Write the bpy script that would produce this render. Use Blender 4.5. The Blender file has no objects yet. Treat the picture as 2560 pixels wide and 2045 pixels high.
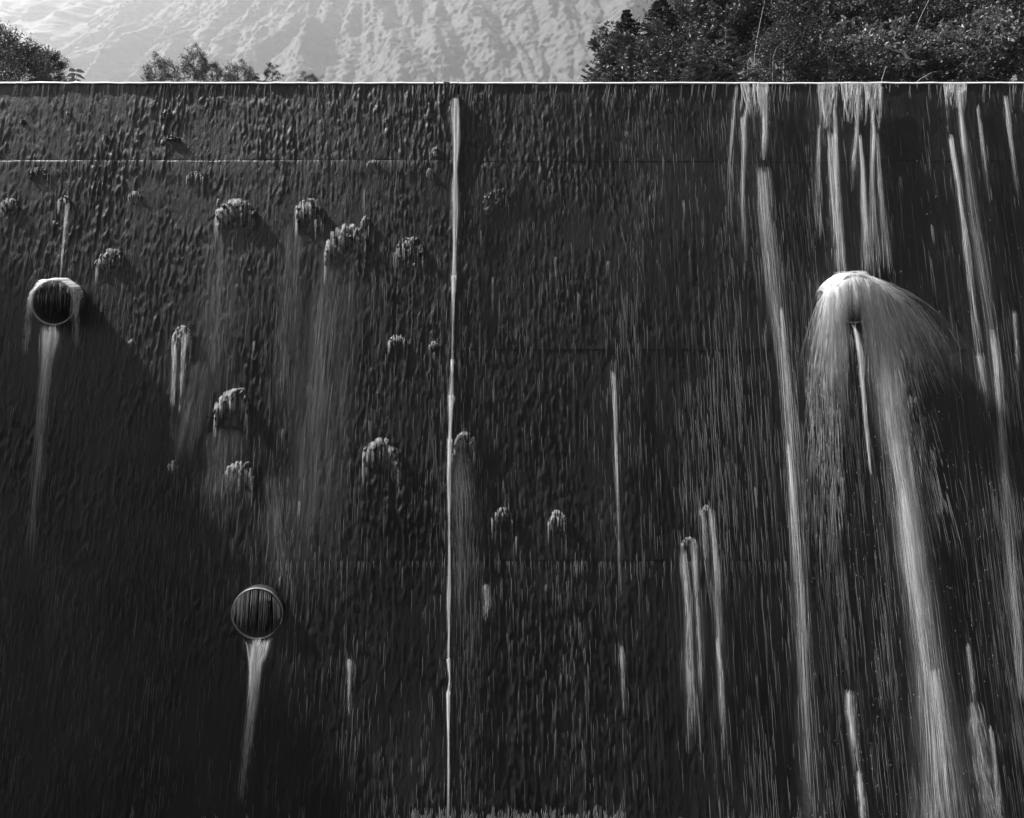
import bpy, math, random
import numpy as np
from mathutils import Vector

# ------------------------------------------------------------------ camera, light, exposure
S = bpy.context.scene
C = S.collection
F = 1800.0            # focal length in photo pixels (photo 2560 wide)
HY = 700.0            # horizon row
D0 = 11.0             # distance to dam face at eye level
TB = 0.22             # batter of the dam face
cosb = 1 / math.sqrt(1 + TB * TB); sinb = TB * cosb

cam = bpy.data.cameras.new('camera')
cam.sensor_width = 36.0
cam.lens = 36.0 * F / 2560
cam.shift_y = -(1022.5 - HY) / 2560
cam.clip_start = 0.1; cam.clip_end = 9000
co = bpy.data.objects.new('camera', cam); C.objects.link(co)
co.location = (0, 0, 0); co.rotation_euler = (math.radians(90), 0, 0)
S.camera = co

LDIR = Vector((0.668, -0.070, -0.742)).normalized()      # way the sunlight travels
w = bpy.data.worlds.new('World'); S.world = w; w.use_nodes = True
nt = w.node_tree; nt.nodes.clear()
sky = nt.nodes.new('ShaderNodeTexSky'); sky.sky_type = 'NISHITA'; sky.sun_disc = False
sky.sun_elevation = math.asin(-LDIR.z)
sky.sun_rotation = math.atan2(-LDIR.x, -LDIR.y) % (2 * math.pi)
sky.air_density = 1.0; sky.dust_density = 2.0
bw = nt.nodes.new('ShaderNodeRGBToBW')
bg = nt.nodes.new('ShaderNodeBackground'); bg.inputs['Strength'].default_value = 0.05
wo = nt.nodes.new('ShaderNodeOutputWorld')
nt.links.new(sky.outputs[0], bw.inputs[0]); nt.links.new(bw.outputs[0], bg.inputs[0]); nt.links.new(bg.outputs[0], wo.inputs[0])

sl = bpy.data.lights.new('sun', 'SUN'); sl.energy = 5.0; sl.angle = math.radians(0.6); sl.color = (1, 1, 1)
so = bpy.data.objects.new('sun', sl); C.objects.link(so)
so.rotation_euler = LDIR.to_track_quat('-Z', 'Y').to_euler(); so.location = (-30, 0, 40)

S.view_settings.view_transform = 'Standard'; S.view_settings.look = 'None'
S.view_settings.gamma = 1; S.view_settings.use_curve_mapping = False
S.view_settings.exposure = 1.35
S.cycles.use_denoising = True
S.cycles.denoising_input_passes = 'RGB_ALBEDO_NORMAL'; S.cycles.denoising_prefilter = 'ACCURATE'
S.cycles.max_bounces = 6; S.cycles.volume_bounces = 1; S.cycles.transparent_max_bounces = 40
S.cycles.caustics_reflective = False; S.cycles.caustics_refractive = False

# ------------------------------------------------------------------ helpers
rng = np.random.default_rng(7)
R = random.Random(5)

def tag(o, label=None, cat=None, group=None, kind=None):
    if label: o['label'] = label
    if cat: o['category'] = cat
    if group: o['group'] = group
    if kind: o['kind'] = kind
    return o

def empty(name, loc=(0, 0, 0)):
    o = bpy.data.objects.new(name, None); o.location = loc; o.empty_display_size = 0.2
    C.objects.link(o); return o

def mesh_np(name, V, faces, mat, smooth=True):
    """V (n,3); faces: (m,3) or (m,4) int array"""
    V = np.asarray(V, dtype=np.float32); faces = np.asarray(faces, dtype=np.int32)
    k = faces.shape[1]; m = bpy.data.meshes.new(name)
    m.vertices.add(len(V)); m.vertices.foreach_set('co', V.ravel())
    m.loops.add(faces.size); m.loops.foreach_set('vertex_index', faces.ravel())
    m.polygons.add(len(faces))
    m.polygons.foreach_set('loop_start', np.arange(0, faces.size, k, dtype=np.int32))
    m.polygons.foreach_set('use_smooth', np.full(len(faces), bool(smooth)))
    m.materials.append(mat); m.update(calc_edges=True); m.validate()
    return m

def link(name, me, parent=None, loc=None):
    o = bpy.data.objects.new(name, me); C.objects.link(o)
    if loc is not None: o.location = loc
    if parent is not None: o.parent = parent
    return o

def P(px, py, off=0.0):
    """point on the dam face (moved out by off) that stands at a photo pixel"""
    px = np.asarray(px, float); py = np.asarray(py, float)
    vz = (HY - py) / F
    y = (D0 - np.asarray(off) / cosb) / (1 - TB * vz)
    return np.stack([(px - 1280) / F * y, y, vz * y], -1)

def ywall(z): return D0 + TB * z

def field(nx, nz, lx, lz, seed):
    """smooth random field, unit variance; lx, lz smoothing in cells"""
    g = np.random.default_rng(abs(int(seed))).standard_normal((nz, nx))
    fx = np.fft.fftfreq(nx)[None, :]; fz = np.fft.fftfreq(nz)[:, None]
    k = np.exp(-2 * (math.pi ** 2) * ((fx * lx) ** 2 + (fz * lz) ** 2))
    a = np.fft.ifft2(np.fft.fft2(g) * k).real
    return (a - a.mean()) / a.std()

# ------------------------------------------------------------------ materials
def principled(name, base=0.1, rough=0.5, spec=0.5):
    m = bpy.data.materials.new(name); m.use_nodes = True
    b = m.node_tree.nodes['Principled BSDF']
    b.inputs['Base Color'].default_value = (base, base, base, 1)
    b.inputs['Roughness'].default_value = rough
    b.inputs['Specular IOR Level'].default_value = spec
    return m, m.node_tree, b

def noise(nt, scale, detail=4, vec_scale=(1, 1, 1), rough=0.6):
    tc = nt.nodes.new('ShaderNodeTexCoord'); mp = nt.nodes.new('ShaderNodeMapping')
    mp.inputs['Scale'].default_value = vec_scale
    n = nt.nodes.new('ShaderNodeTexNoise'); n.inputs['Scale'].default_value = scale
    n.inputs['Detail'].default_value = detail; n.inputs['Roughness'].default_value = rough
    nt.links.new(tc.outputs['Object'], mp.inputs['Vector']); nt.links.new(mp.outputs[0], n.inputs['Vector'])
    return n

def ramp(nt, src, lo, hi, p0=0.3, p1=0.7):
    r = nt.nodes.new('ShaderNodeMapRange')
    r.inputs['From Min'].default_value = p0; r.inputs['From Max'].default_value = p1
    r.inputs['To Min'].default_value = lo; r.inputs['To Max'].default_value = hi
    nt.links.new(src, r.inputs['Value']); return r.outputs[0]

def bump(nt, b, h, dist, strength=1.0, prev=None):
    bp = nt.nodes.new('ShaderNodeBump'); bp.inputs['Distance'].default_value = dist
    bp.inputs['Strength'].default_value = strength
    nt.links.new(h, bp.inputs['Height'])
    if prev is not None: nt.links.new(prev, bp.inputs['Normal'])
    nt.links.new(bp.outputs[0], b.inputs['Normal']); return bp.outputs[0]

def mat_concrete():
    m, nt, b = principled('wet_concrete', 0.06, 0.4, 0.38)
    big = noise(nt, 0.9, 5, (1, 1, 0.55))
    streak = noise(nt, 2.6, 6, (3.5, 1, 0.22), 0.7)
    mul = nt.nodes.new('ShaderNodeMath'); mul.operation = 'MULTIPLY'
    nt.links.new(ramp(nt, big.outputs[0], 0.55, 1.35, 0.35, 0.65), mul.inputs[0])
    nt.links.new(ramp(nt, streak.outputs[0], 0.010, 0.026, 0.3, 0.75), mul.inputs[1])
    nt.links.new(mul.outputs[0], b.inputs['Base Color'])
    nt.links.new(ramp(nt, streak.outputs[0], 0.5, 0.28), b.inputs['Roughness'])
    f1 = noise(nt, 42, 4, (1, 1, 0.28), 0.65)
    f2 = noise(nt, 85, 2, (1, 1, 0.5), 0.6)
    p = bump(nt, b, f1.outputs[0], 0.009, 1.0)
    bump(nt, b, f2.outputs[0], 0.004, 0.8, p)
    return m

def mat_simple(name, lo, hi, scale, rough, bdist=0.01, vs=(1, 1, 1), spec=0.5, bscale=None):
    m, nt, b = principled(name, lo, rough, spec)
    n = noise(nt, scale, 5, vs)
    nt.links.new(ramp(nt, n.outputs[0], lo, hi), b.inputs['Base Color'])
    n2 = noise(nt, bscale or scale * 3, 4, vs)
    bump(nt, b, n2.outputs[0], bdist)
    return m

def mat_leaf(name, lo, hi, rough=0.38, trans=0.3, spec=0.6):
    m, nt, b = principled(name, lo, rough, spec)
    n = noise(nt, 2.2, 3)
    col = ramp(nt, n.outputs[0], lo, hi)
    nt.links.new(col, b.inputs['Base Color'])
    t = nt.nodes.new('ShaderNodeBsdfTranslucent'); nt.links.new(col, t.inputs[0])
    mx = nt.nodes.new('ShaderNodeMixShader'); mx.inputs[0].default_value = trans
    o = nt.nodes['Material Output']
    nt.links.new(b.outputs[0], mx.inputs[1]); nt.links.new(t.outputs[0], mx.inputs[2]); nt.links.new(mx.outputs[0], o.inputs[0])
    return m

def mat_foam(name, base, alpha=1.0, trans=0.5):
    m = bpy.data.materials.new(name); m.use_nodes = True; nt = m.node_tree; nt.nodes.clear()
    d = nt.nodes.new('ShaderNodeBsdfDiffuse'); t = nt.nodes.new('ShaderNodeBsdfTranslucent')
    for q in (d, t): q.inputs[0].default_value = (base, base, base, 1)
    mx = nt.nodes.new('ShaderNodeMixShader'); mx.inputs[0].default_value = trans
    o = nt.nodes.new('ShaderNodeOutputMaterial')
    nt.links.new(d.outputs[0], mx.inputs[1]); nt.links.new(t.outputs[0], mx.inputs[2])
    tr = nt.nodes.new('ShaderNodeBsdfTransparent'); m2 = nt.nodes.new('ShaderNodeMixShader')
    if alpha < 1:
        m2.inputs[0].default_value = alpha
        nt.links.new(tr.outputs[0], m2.inputs[1]); nt.links.new(mx.outputs[0], m2.inputs[2]); nt.links.new(m2.outputs[0], o.inputs[0])
    else:
        nt.links.new(mx.outputs[0], o.inputs[0])
    return m

def mat_sheet(name, base):
    """falling water: dense where the 'density' of the flow is high, broken into threads along the flow"""
    m = bpy.data.materials.new(name); m.use_nodes = True; nt = m.node_tree; nt.nodes.clear()
    N = nt.nodes.new; K = nt.links.new
    fl = N('ShaderNodeAttribute'); fl.attribute_name = 'flow'
    de = N('ShaderNodeAttribute'); de.attribute_name = 'water_amount'
    def th(sx, sy, det):
        mp = N('ShaderNodeMapping'); mp.inputs['Scale'].default_value = (sx, sy, 1); K(fl.outputs['Vector'], mp.inputs['Vector'])
        n = N('ShaderNodeTexNoise'); n.inputs['Scale'].default_value = 1; n.inputs['Detail'].default_value = det; n.inputs['Roughness'].default_value = .65
        K(mp.outputs[0], n.inputs['Vector']); return n.outputs[0]
    n1 = th(30, .8, 3); n2 = th(9, .5, 2)
    def mul(a, b, clamp=False):
        q = N('ShaderNodeMath'); q.operation = 'MULTIPLY'; q.use_clamp = clamp; K(a, q.inputs[0]); K(b, q.inputs[1]); return q.outputs[0]
    al = mul(mul(ramp(nt, n1, 0.0, 2.1, .34, .66), ramp(nt, n2, 0.35, 1.6)), de.outputs['Fac'], True)
    bp = N('ShaderNodeBump'); bp.inputs['Distance'].default_value = .05; bp.inputs['Strength'].default_value = 1; K(n1, bp.inputs['Height'])
    d = N('ShaderNodeBsdfDiffuse'); t = N('ShaderNodeBsdfTranslucent')
    for q in (d, t): q.inputs[0].default_value = (base, base, base, 1); K(bp.outputs[0], q.inputs['Normal'])
    mx = N('ShaderNodeMixShader'); mx.inputs[0].default_value = .5; K(d.outputs[0], mx.inputs[1]); K(t.outputs[0], mx.inputs[2])
    tr = N('ShaderNodeBsdfTransparent'); m2 = N('ShaderNodeMixShader'); K(al, m2.inputs[0]); K(tr.outputs[0], m2.inputs[1]); K(mx.outputs[0], m2.inputs[2])
    o = N('ShaderNodeOutputMaterial'); K(m2.outputs[0], o.inputs[0])
    return m

M = dict(
    sheet=mat_sheet('falling_water', 0.92),
    concrete=mat_concrete(),
    lip=mat_simple('crest_glare', 0.55, 0.75, 9, 0.35, 0.004),  # sun glare of the water film on the crest put into this pale colour
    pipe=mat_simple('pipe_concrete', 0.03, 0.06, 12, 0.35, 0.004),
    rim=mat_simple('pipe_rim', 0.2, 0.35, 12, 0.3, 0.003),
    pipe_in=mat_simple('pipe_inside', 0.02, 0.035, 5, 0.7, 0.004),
    moss=mat_simple('wet_moss', 0.018, 0.055, 30, 0.36, 0.01, (1, 1, 0.4)),
    foam=mat_foam('white_water', 0.9, 0.5),
    film=mat_foam('film_water', 0.12, 1.0, 0.3),
    trickle=mat_foam('trickle_water', 0.4, 1.0, 0.35),
    leaf=mat_leaf('broad_leaf', 0.03, 0.08, .46, .2, .4),
    leaf_dark=mat_leaf('dark_leaf', 0.02, 0.05, 0.45, .15, .4),
    leaf_pale=mat_leaf('pale_leaf', 0.08, 0.16, 0.45, 0.25, .4),
    needle=mat_leaf('fir_needles', 0.025, 0.055, 0.6, 0.15, 0.3),
    bough=mat_leaf('cedar_bough', 0.06, 0.12, 0.5, 0.25, 0.4),
    bark=mat_simple('bark', 0.10, 0.22, 14, 0.8, 0.02, (1, 1, 0.3)),
    bark_pale=mat_simple('pale_bark', 0.3, 0.5, 14, 0.7, 0.01, (1, 1, 0.3)),
    soil=mat_simple('forest_floor', 0.03, 0.07, 1.5, 0.9, 0.2),
    gravel=mat_simple('river_gravel', 0.2, 0.35, 4, 0.9, 0.05),
    hill=mat_simple('hillside_forest', 0.03, 0.06, 0.06, 0.8, 1.6, spec=0.2, bscale=0.22),
    water=mat_simple('pool_water', 0.02, 0.03, 0.5, 0.08, 0.03, bscale=2.0),
)

# ------------------------------------------------------------------ ground, pool, mountain, banks
ZT = 493 * D0 / (F - TB * 493)          # crest height
ZB = -7.35                              # foot of the dam
def sheet(name, x0, x1, y0, y1, z, mat):
    V = [(x0, y0, z), (x1, y0, z), (x1, y1, z), (x0, y1, z)]
    return tag(link(name, mesh_np(name, V, [(0, 1, 2, 3)], mat, False)), kind='structure')
sheet('ground', -2500, 2500, -900, 2900, ZB - 1.2, M['soil'])
sheet('water', -60, 60, -40, ywall(ZB) + 0.6, ZB, M['water'])
sheet('riverbed', -900, 900, ywall(ZT) + 1.9, 1250, ZT - 0.35, M['gravel'])

def mountain():
    us = np.concatenate([np.linspace(-2300, -1010, 90), np.arange(-1000, 1000, 2.5), np.linspace(1010, 2300, 90)])
    vs = np.concatenate([np.linspace(-40, 250, 40), np.arange(256, 700, 2.8), np.linspace(706, 770, 12)])
    nx, nz = len(us), len(vs)
    X, Z = np.meshgrid(us, vs)
    # noise sampled on a regular lattice
    NX, NZ = 1024, 512; sx, sz = 4600 / NX, 1200 / NZ
    def samp(f, x, z):
        a = np.clip((x + 2300) / sx, 0, NX - 1.001); b = np.clip((z + 40) / sz, 0, NZ - 1.001)
        i = a.astype(int); j = b.astype(int); a -= i; b -= j
        a = a * a * (3 - 2 * a); b = b * b * (3 - 2 * b)
        return (f[j, i] * (1 - a) + f[j, i + 1] * a) * (1 - b) + (f[j + 1, i] * (1 - a) + f[j + 1, i + 1] * a) * b
    gz = np.exp(-((X + 120) / 330) ** 2); skew = .28 * gz - .2 * (1 - gz)
    Xs = X + skew * (Z - 400)
    r1 = np.abs(samp(field(NX, NZ, 4.2, 36, 11), Xs, Z)) * 22
    r2 = np.abs(samp(field(NX, NZ, 2.2, 12, 12), Xs + 30, Z)) * 12
    r3 = samp(field(NX, NZ, 2.6, 4.2, 13), X, Z) * 2.6
    n = field(nx, nz, .8, .8, 14) * 2.2 + field(nx, nz, 1.5, 1.4, 15) * 2.3 + field(nx, nz, 4, 4, 16) * 1.2
    h = r1 + r2 + r3 + n
    Y = 860 + 1.05 * Z - .22 * X - h + 10 * np.sin(X / 90 + Z / 120)
    V = np.stack([X, Y, Z], -1).reshape(-1, 3)
    idx = np.arange(nx * nz).reshape(nz, nx)
    Fq = np.stack([idx[:-1, :-1], idx[:-1, 1:], idx[1:, 1:], idx[1:, :-1]], -1).reshape(-1, 4)
    return tag(link('mountain', mesh_np('mountain', V, Fq, M['hill'])), kind='structure')
mountain()

def heightgrid(name, xs, ys, fn, mat):
    X, Y = np.meshgrid(xs, ys); Z = fn(X, Y)
    V = np.stack([X, Y, Z], -1).reshape(-1, 3); idx = np.arange(X.size).reshape(X.shape)
    Fq = np.stack([idx[:-1, :-1], idx[:-1, 1:], idx[1:, 1:], idx[1:, :-1]], -1).reshape(-1, 4)
    return tag(link(name, mesh_np(name, V, Fq, mat)), kind='structure')

def right_bank(x, y):
    a = x - (4.5 + 0.30 * (y - 13))
    return ZT - 0.6 + np.minimum(np.clip(a, 0, 60) * 0.4, 3.0 + 0.1 * a) * np.clip((y - 16) / 12, 0, 1) + 0.2 * np.sin(x * 1.3 + y * 0.4) + 0.3 * np.sin(y * 0.9)
heightgrid('right_bank', np.linspace(0, 90, 60), np.linspace(13.8, 90, 60),
           lambda x, y: np.where(x < 1, ZT - 1.0, right_bank(x, y)), M['soil'])
# left bank: a steep spur beside the dam, out of the picture, whose shadow crosses the face
def left_bank(x, y):
    top = 29.6 + 0.45 * np.sin(y * 1.7) + 0.25 * np.sin(y * 4.3 + 1) + 0.2 * np.sin(y * 9.1)
    k = np.clip((-30.5 - x) / 2.5, 0, 1); k = k * k * (3 - 2 * k)
    e = np.clip(1 - np.abs(y - 13.8) / 8.0, 0, 1) ** 0.3
    return ZB - 1.2 + (top - ZB + 1.2) * k * e
heightgrid('left_bank', np.linspace(-70, -30, 60), np.linspace(-2, 22.5, 120), left_bank, M['soil'])

# unseen slopes added behind the camera and downstream right to block sky light
def rear_block_height(x, y):
    return ZB - 1.4 + np.clip(-16 - y, 0, 400) * 1.25 + 2.0 * np.sin(x * .11 + y * .07) + 1.2 * np.sin(x * .31)
heightgrid('sky_block_rear', np.linspace(-160, 160, 80), np.linspace(-110, -12, 40), rear_block_height, M['soil'])
def sky_block_right(x, y):
    return ZB - 1.4 + np.clip(x - 17, 0, 200) * 1.3 + .8 * np.sin(y * .4 + x * .2)
heightgrid('sky_block_right', np.linspace(15, 110, 40), np.linspace(-30, 12.6, 30), sky_block_right, M['soil'])

# ------------------------------------------------------------------ the dam
PIPE = [(133, 757, .335), (642, 1535, .36), (2136, 752, .335)]
PIPEOFF = [0.26, 0.035, 0.26]
pipe_pos = []
for (px, py, r), po in zip(PIPE, PIPEOFF):
    p = P(px, py, po); pipe_pos.append((float(p[0]), float(p[1]), float(p[2]), r))
XJ = -0.872
dam = empty('dam', (0, ywall(0), 0))
tag(dam, 'dark wet concrete dam face with bright crest edge and water running down it', 'dam')
def rel(V): 
    V = np.array(V, float); V[:, 1] -= ywall(0); return V

rows_px = [207, 401, 628, 872, 1127, 1400, 1698, 2012]
zj = [float(P(1280, p)[2]) for p in rows_px] + [ZB - 1.0]
XL, XR, DX, DZ = -8.9, 8.9, 0.0165, 0.0195
nxg = int((XR - XL) / DX) + 1; nzg = int((ZT - ZB + 1.2) / DZ) + 2
FB = field(nxg, nzg, 34, 60, 1) * 0.005 + field(nxg, nzg, 7, 26, 2) * 0.0008
f3 = field(nxg, nzg, 0.82, 3.4, 3); f4 = field(nxg, nzg, 0.6, 1.7, 4); f5 = field(nxg, nzg, 0.75, 9.0, 5)
xgrid = XL + np.arange(nxg) * DX
left = 1 / (1 + np.exp((xgrid - 0.5) / 1.6))[None, :]
FM = (f3 * 0.0009 + f4 * 0.0018) * (0.62 + 1.0 * left) + f5 * (0.0012 + 0.0005 * left)
FM = FM * np.clip(1 + .38 * field(nxg, nzg, 26, 16, 6) + .22 * field(nxg, nzg, 8, 10, 8), .25, 2.2)
FM = np.where(FM > 0, FM * 1.35, FM * 0.8)
FALL = FB + FM
# offset of every lift relative to the face, left and right of the vertical joint
offL = [0.0, 0.0060, 0.0064, 0.0058, 0.0058, 0.005, 0.005, 0.005]
offR = [-0.014, -0.018, -0.018, -0.025, -0.024, -0.032, -0.032, -0.032]

def lift(zt, zb, x0, x1, off):
    i0 = int(round((x0 - XL) / DX)); i1 = int(round((x1 - XL) / DX))
    xs = xgrid[i0:i1 + 1]
    nz = int((zt - zb) / DZ) + 1
    zs = np.linspace(zt - 0.0002, zb + 0.0002, nz)
    zs = np.concatenate([zs[:1], zt - np.array([.003, .006, .010, .014]), zs[1:]])
    j = np.clip(((ZT - zs) / DZ), 0, nzg - 2); ji = j.astype(int); jf = (j - ji)[:, None]
    h = FALL[ji, i0:i1 + 1] * (1 - jf) + FALL[ji + 1, i0:i1 + 1] * jf
    # ragged arris at the joint
    e = np.minimum(zt - zs, zs - zb)[:, None]
    rag = field(len(xs), 8, 5, 1, i0 + int(zt * 37) + 99)[0][None, :]
    if abs(zt - zj[1]) < .01 and x1 < 0:      # worn rounded arris of the first ledge
        fade = np.clip((-1.2 - xs) / 4.0, .25, 1)[None, :]
        h = h - np.clip(0.006 + 0.004 * rag, 0, .02) * fade * np.exp(-((zt - zs)[:, None] / 0.007) ** 2)
    if abs(zb - zj[1]) < .01 and x1 < 0:      # ragged arris over the first ledge on the left
        h = h - np.maximum(0, 0.0008 + 0.0035 * rag) * np.exp(-((zs - zb)[:, None] / 0.012) ** 2)
    h = h + off
    X = np.broadcast_to(xs[None, :], h.shape); Z0 = np.broadcast_to(zs[:, None], h.shape)
    Y = ywall(Z0) - h * cosb; Z = Z0 + h * sinb
    g = np.stack([X, Y, Z], -1)
    back = np.array([0, .12, 0])
    strips = [g, np.stack([g[0] + back, g[0]]), np.stack([g[-1], g[-1] + back]), np.stack([g[:, 0] + back, g[:, 0]], 1), np.stack([g[:, -1], g[:, -1] + back], 1)]
    V, Fq, b_ = [], [], 0
    for q in strips:
        n0, n1 = q.shape[:2]; idx = b_ + np.arange(n0 * n1).reshape(n0, n1); b_ += n0 * n1
        V.append(q.reshape(-1, 3)); Fq.append(np.stack([idx[:-1, :-1], idx[1:, :-1], idx[1:, 1:], idx[:-1, 1:]], -1).reshape(-1, 4))
    V = np.concatenate(V); Fq = np.concatenate(Fq)
    c = (V[Fq[:, 0]] + V[Fq[:, 2]]) / 2
    keep = np.ones(len(Fq), bool)
    for (qx, qy, qz, r) in pipe_pos:
        keep &= ((c[:, 0] - qx) ** 2 + (c[:, 2] - qz) ** 2) > (r - 0.02) ** 2
    return link('concrete_lift', mesh_np('concrete_lift', rel(V), Fq[keep], M['concrete']), dam)

for k in range(len(zj) - 1):
    lift(zj[k], zj[k + 1], XL, XJ - 0.008, offL[k])
    lift(zj[k], zj[k + 1], XJ + 0.012, XR, offR[k])
    for x0, x1, o in ((-21, XL + .0, offL[k]), (XR + 0.001, 26, offR[k])):
        if k == 7: continue
        zt, zb = zj[k] - .004, zj[k + 1] + .004
        V = []
        for x in (x0, x1):
            for z, b in ((zt, .12), (zt, -o), (zb, -o), (zb, .12)):
                V.append((x, ywall(z) + b, z))
        link('concrete_lift', mesh_np('concrete_lift', rel(V), [(0, 1, 5, 4), (1, 2, 6, 5), (2, 3, 7, 6)], M['concrete'], False), dam)
# body behind the lifts and the crest slab
yb = ywall(ZT)
def body():
    V = [];
    for x in (-21, 26):
        V += [(x, ywall(ZT - .04) + .1, ZT - .04), (x, ywall(ZB - 1) + .1, ZB - 1), (x, yb + 2.2, ZB - 1), (x, yb + 2.2, ZT - .04)]
    Fq = [(0, 1, 5, 4), (2, 3, 7, 6), (3, 0, 4, 7), (0, 3, 2, 1), (4, 5, 6, 7)]
    V = np.array(V)
    o = link('dam_core', mesh_np('dam_core', rel(V), Fq[1:], M['concrete'], False), dam)
body()
def crest(x0, x1, seed, off):
    xs = np.arange(x0, x1, 0.02); n = len(xs)
    sc_ = .78
    nz = field(n, 8, 3, 1, seed)[0] * 0.0018 + field(n, 8, 40, 1, seed + 1)[0] * 0.0007
    prof = [(0.03, -0.03), (-0.020, -0.026), (-0.027, -0.020), (-0.024, -0.008), (-0.014, 0.006), (-0.001, 0.016), (0.014, 0.023), (0.3, 0.026), (2.0, 0.026), (2.0, -.03)]
    V = np.zeros((len(prof), n, 3))
    for i, (dy, dz) in enumerate(prof):
        V[i, :, 0] = xs; V[i, :, 1] = yb + dy - off - nz * (1 if dy < .1 else 0); V[i, :, 2] = ZT + dz * sc_ + (nz * 0.9 if dz < .0 or dy < .1 else 0)
    idx = np.arange(len(prof) * n).reshape(len(prof), n)
    Fq = np.stack([idx[:-1, :-1], idx[:-1, 1:], idx[1:, 1:], idx[1:, :-1]], -1).reshape(-1, 4)
    return link('crest_lip', mesh_np('crest_lip', rel(V.reshape(-1, 3)), Fq, M['lip']), dam)
crest(-21, XJ - .006, 31, 0.0); crest(XJ + .006, 26, 32, -0.012)

# joint strip standing proud of the upper joint
def joint_strip():
    V = []; n = 40
    zt = float(P(1141, 238)[2]); zb2 = float(P(1141, 560)[2])
    for i in range(n):
        z = zt + (zb2 - zt) * i / (n - 1); k = i / (n - 1)
        pr = (0.062 if i else 0.05) * max(0.12, (1 - k * 1.4)) + 0.004 * R.random()
        for dx, o in ((-0.012, -.03), (-0.010, pr), (0.010, pr), (0.012, -.03)):
            V.append((XJ + dx, ywall(z) - o, z))
    Fq = []
    for i in range(n - 1):
        for a in range(3): Fq.append((4 * i + a, 4 * i + a + 1, 4 * i + a + 5, 4 * i + a + 4))
    Fq.append((0, 1, 2, 3))
    link('joint_strip', mesh_np('joint_strip', rel(V), Fq, M['pipe'], False), dam)
joint_strip()

def pipe_mesh(r):
    n = 64; prof = [(0.9, r), (0.02, r), (0.0, r - .004), (0.0, r - .015), (0.02, r - .022), (0.55, r - .034), (2.2, r - .034), (2.2, 0.001)]
    V = []
    for y, rr in prof:
        for i in range(n):
            a = 2 * math.pi * i / n; V.append((rr * math.cos(a), y, rr * math.sin(a)))
    Fq = []
    for p in range(len(prof) - 1):
        for i in range(n):
            Fq.append((p * n + i, p * n + (i + 1) % n, (p + 1) * n + (i + 1) % n, (p + 1) * n + i))
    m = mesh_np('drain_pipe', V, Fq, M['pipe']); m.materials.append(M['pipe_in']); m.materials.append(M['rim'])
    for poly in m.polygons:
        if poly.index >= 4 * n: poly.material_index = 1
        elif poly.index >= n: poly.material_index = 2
    return m
pl = ['upper left drain pipe with water pouring over its top', 'lower drain pipe with a thin round rim and one trickle', 'upper right drain pipe under a white dome of water']
for (qx, qy, qz, r), lab in zip(pipe_pos, pl):
    o = link('drain_pipe', pipe_mesh(r), dam, (qx, qy - ywall(0), qz)); o['label'] = lab

# ------------------------------------------------------------------ water strands
class Strands:
    def __init__(s, K=7): s.K = min(K, 6); s.c = []; s.r = []; s.sh = []
    def add(s, pts, rad):
        """pts (n,3) any length >=2, rad max radius; resampled to K rings, tapered"""
        pts = np.asarray(pts, float); n = len(pts)
        t = np.linspace(0, n - 1, s.K); i = np.minimum(t.astype(int), n - 2); f = (t - i)[:, None]
        s.c.append(pts[i] * (1 - f) + pts[i + 1] * f)
        k = np.linspace(0, 1, s.K)
        s.r.append(rad * np.minimum(1, (0.15 + 5 * k)) * (1 - k) ** 0.6 + 0.0004)
    def build(s, name, mat, parent=None):
        c = np.array(s.c); r = np.array(s.r); n, K = r.shape
        ph = rng.uniform(0, 6.28, (n, 1)); V = np.zeros((n, K, 3, 3))
        for a in range(3):
            an = ph + a * 2.0944
            V[:, :, a, 0] = c[..., 0] + np.cos(an) * r
            V[:, :, a, 1] = c[..., 1] + np.sin(an) * r
            V[:, :, a, 2] = c[..., 2]
        base = (np.arange(n) * K * 3)[:, None, None] + (np.arange(K - 1) * 3)[None, :, None]
        Fq = []
        for a in range(3):
            b = (a + 1) % 3
            Fq.append(np.stack([base[..., 0] + a, base[..., 0] + b, base[..., 0] + 3 + b, base[..., 0] + 3 + a], -1))
        Fq = np.concatenate([q.reshape(-1, 4) for q in Fq])
        V = V.reshape(-1, 3)
        if parent is not None: V = V - np.array(parent.location)
        return link(name, mesh_np(name, V, Fq, mat), parent)
    def __len__(s): return len(s.c)
    def grid(s, pos, dens, fu, fv):
        """a water sheet: pos (rows, cols, 3), density and flow coordinates per vertex"""
        s.sh.append((pos, dens, fu, fv))
    def thing(s, name, label, cat, mat='foam'):
        loc = s.sh[0][0][0, s.sh[0][0].shape[1] // 2] if s.sh else s.c[0][0]
        root = empty(name, tuple(float(v) for v in loc)); tag(root, label, cat)
        if s.c: s.build('water_threads', M[mat], root)['kind'] = 'stuff'
        V, Fq, D, FL = [], [], [], []; b = 0
        for k, (pos, dens, fu, fv) in enumerate(s.sh):
            n, m = pos.shape[:2]; idx = b + np.arange(n * m).reshape(n, m); b += n * m
            V.append(pos.reshape(-1, 3)); D.append(dens.ravel())
            FL.append(np.stack([fu + 3.7 * k, fv + 1.9 * k, np.full_like(fu, k * 5.3 + len(label))], -1).reshape(-1, 3))
            Fq.append(np.stack([idx[:-1, :-1], idx[1:, :-1], idx[1:, 1:], idx[:-1, 1:]], -1).reshape(-1, 4))
        if V:
            me = mesh_np('water_sheet', np.concatenate(V) - np.array(root.location), np.concatenate(Fq), M['sheet'])
            me.attributes.new('water_amount', 'FLOAT', 'POINT').data.foreach_set('value', np.concatenate(D).astype(np.float32))
            me.attributes.new('flow', 'FLOAT_VECTOR', 'POINT').data.foreach_set('vector', np.concatenate(FL).astype(np.float32).ravel())
            link('water_sheet', me, root)
        return root


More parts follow.
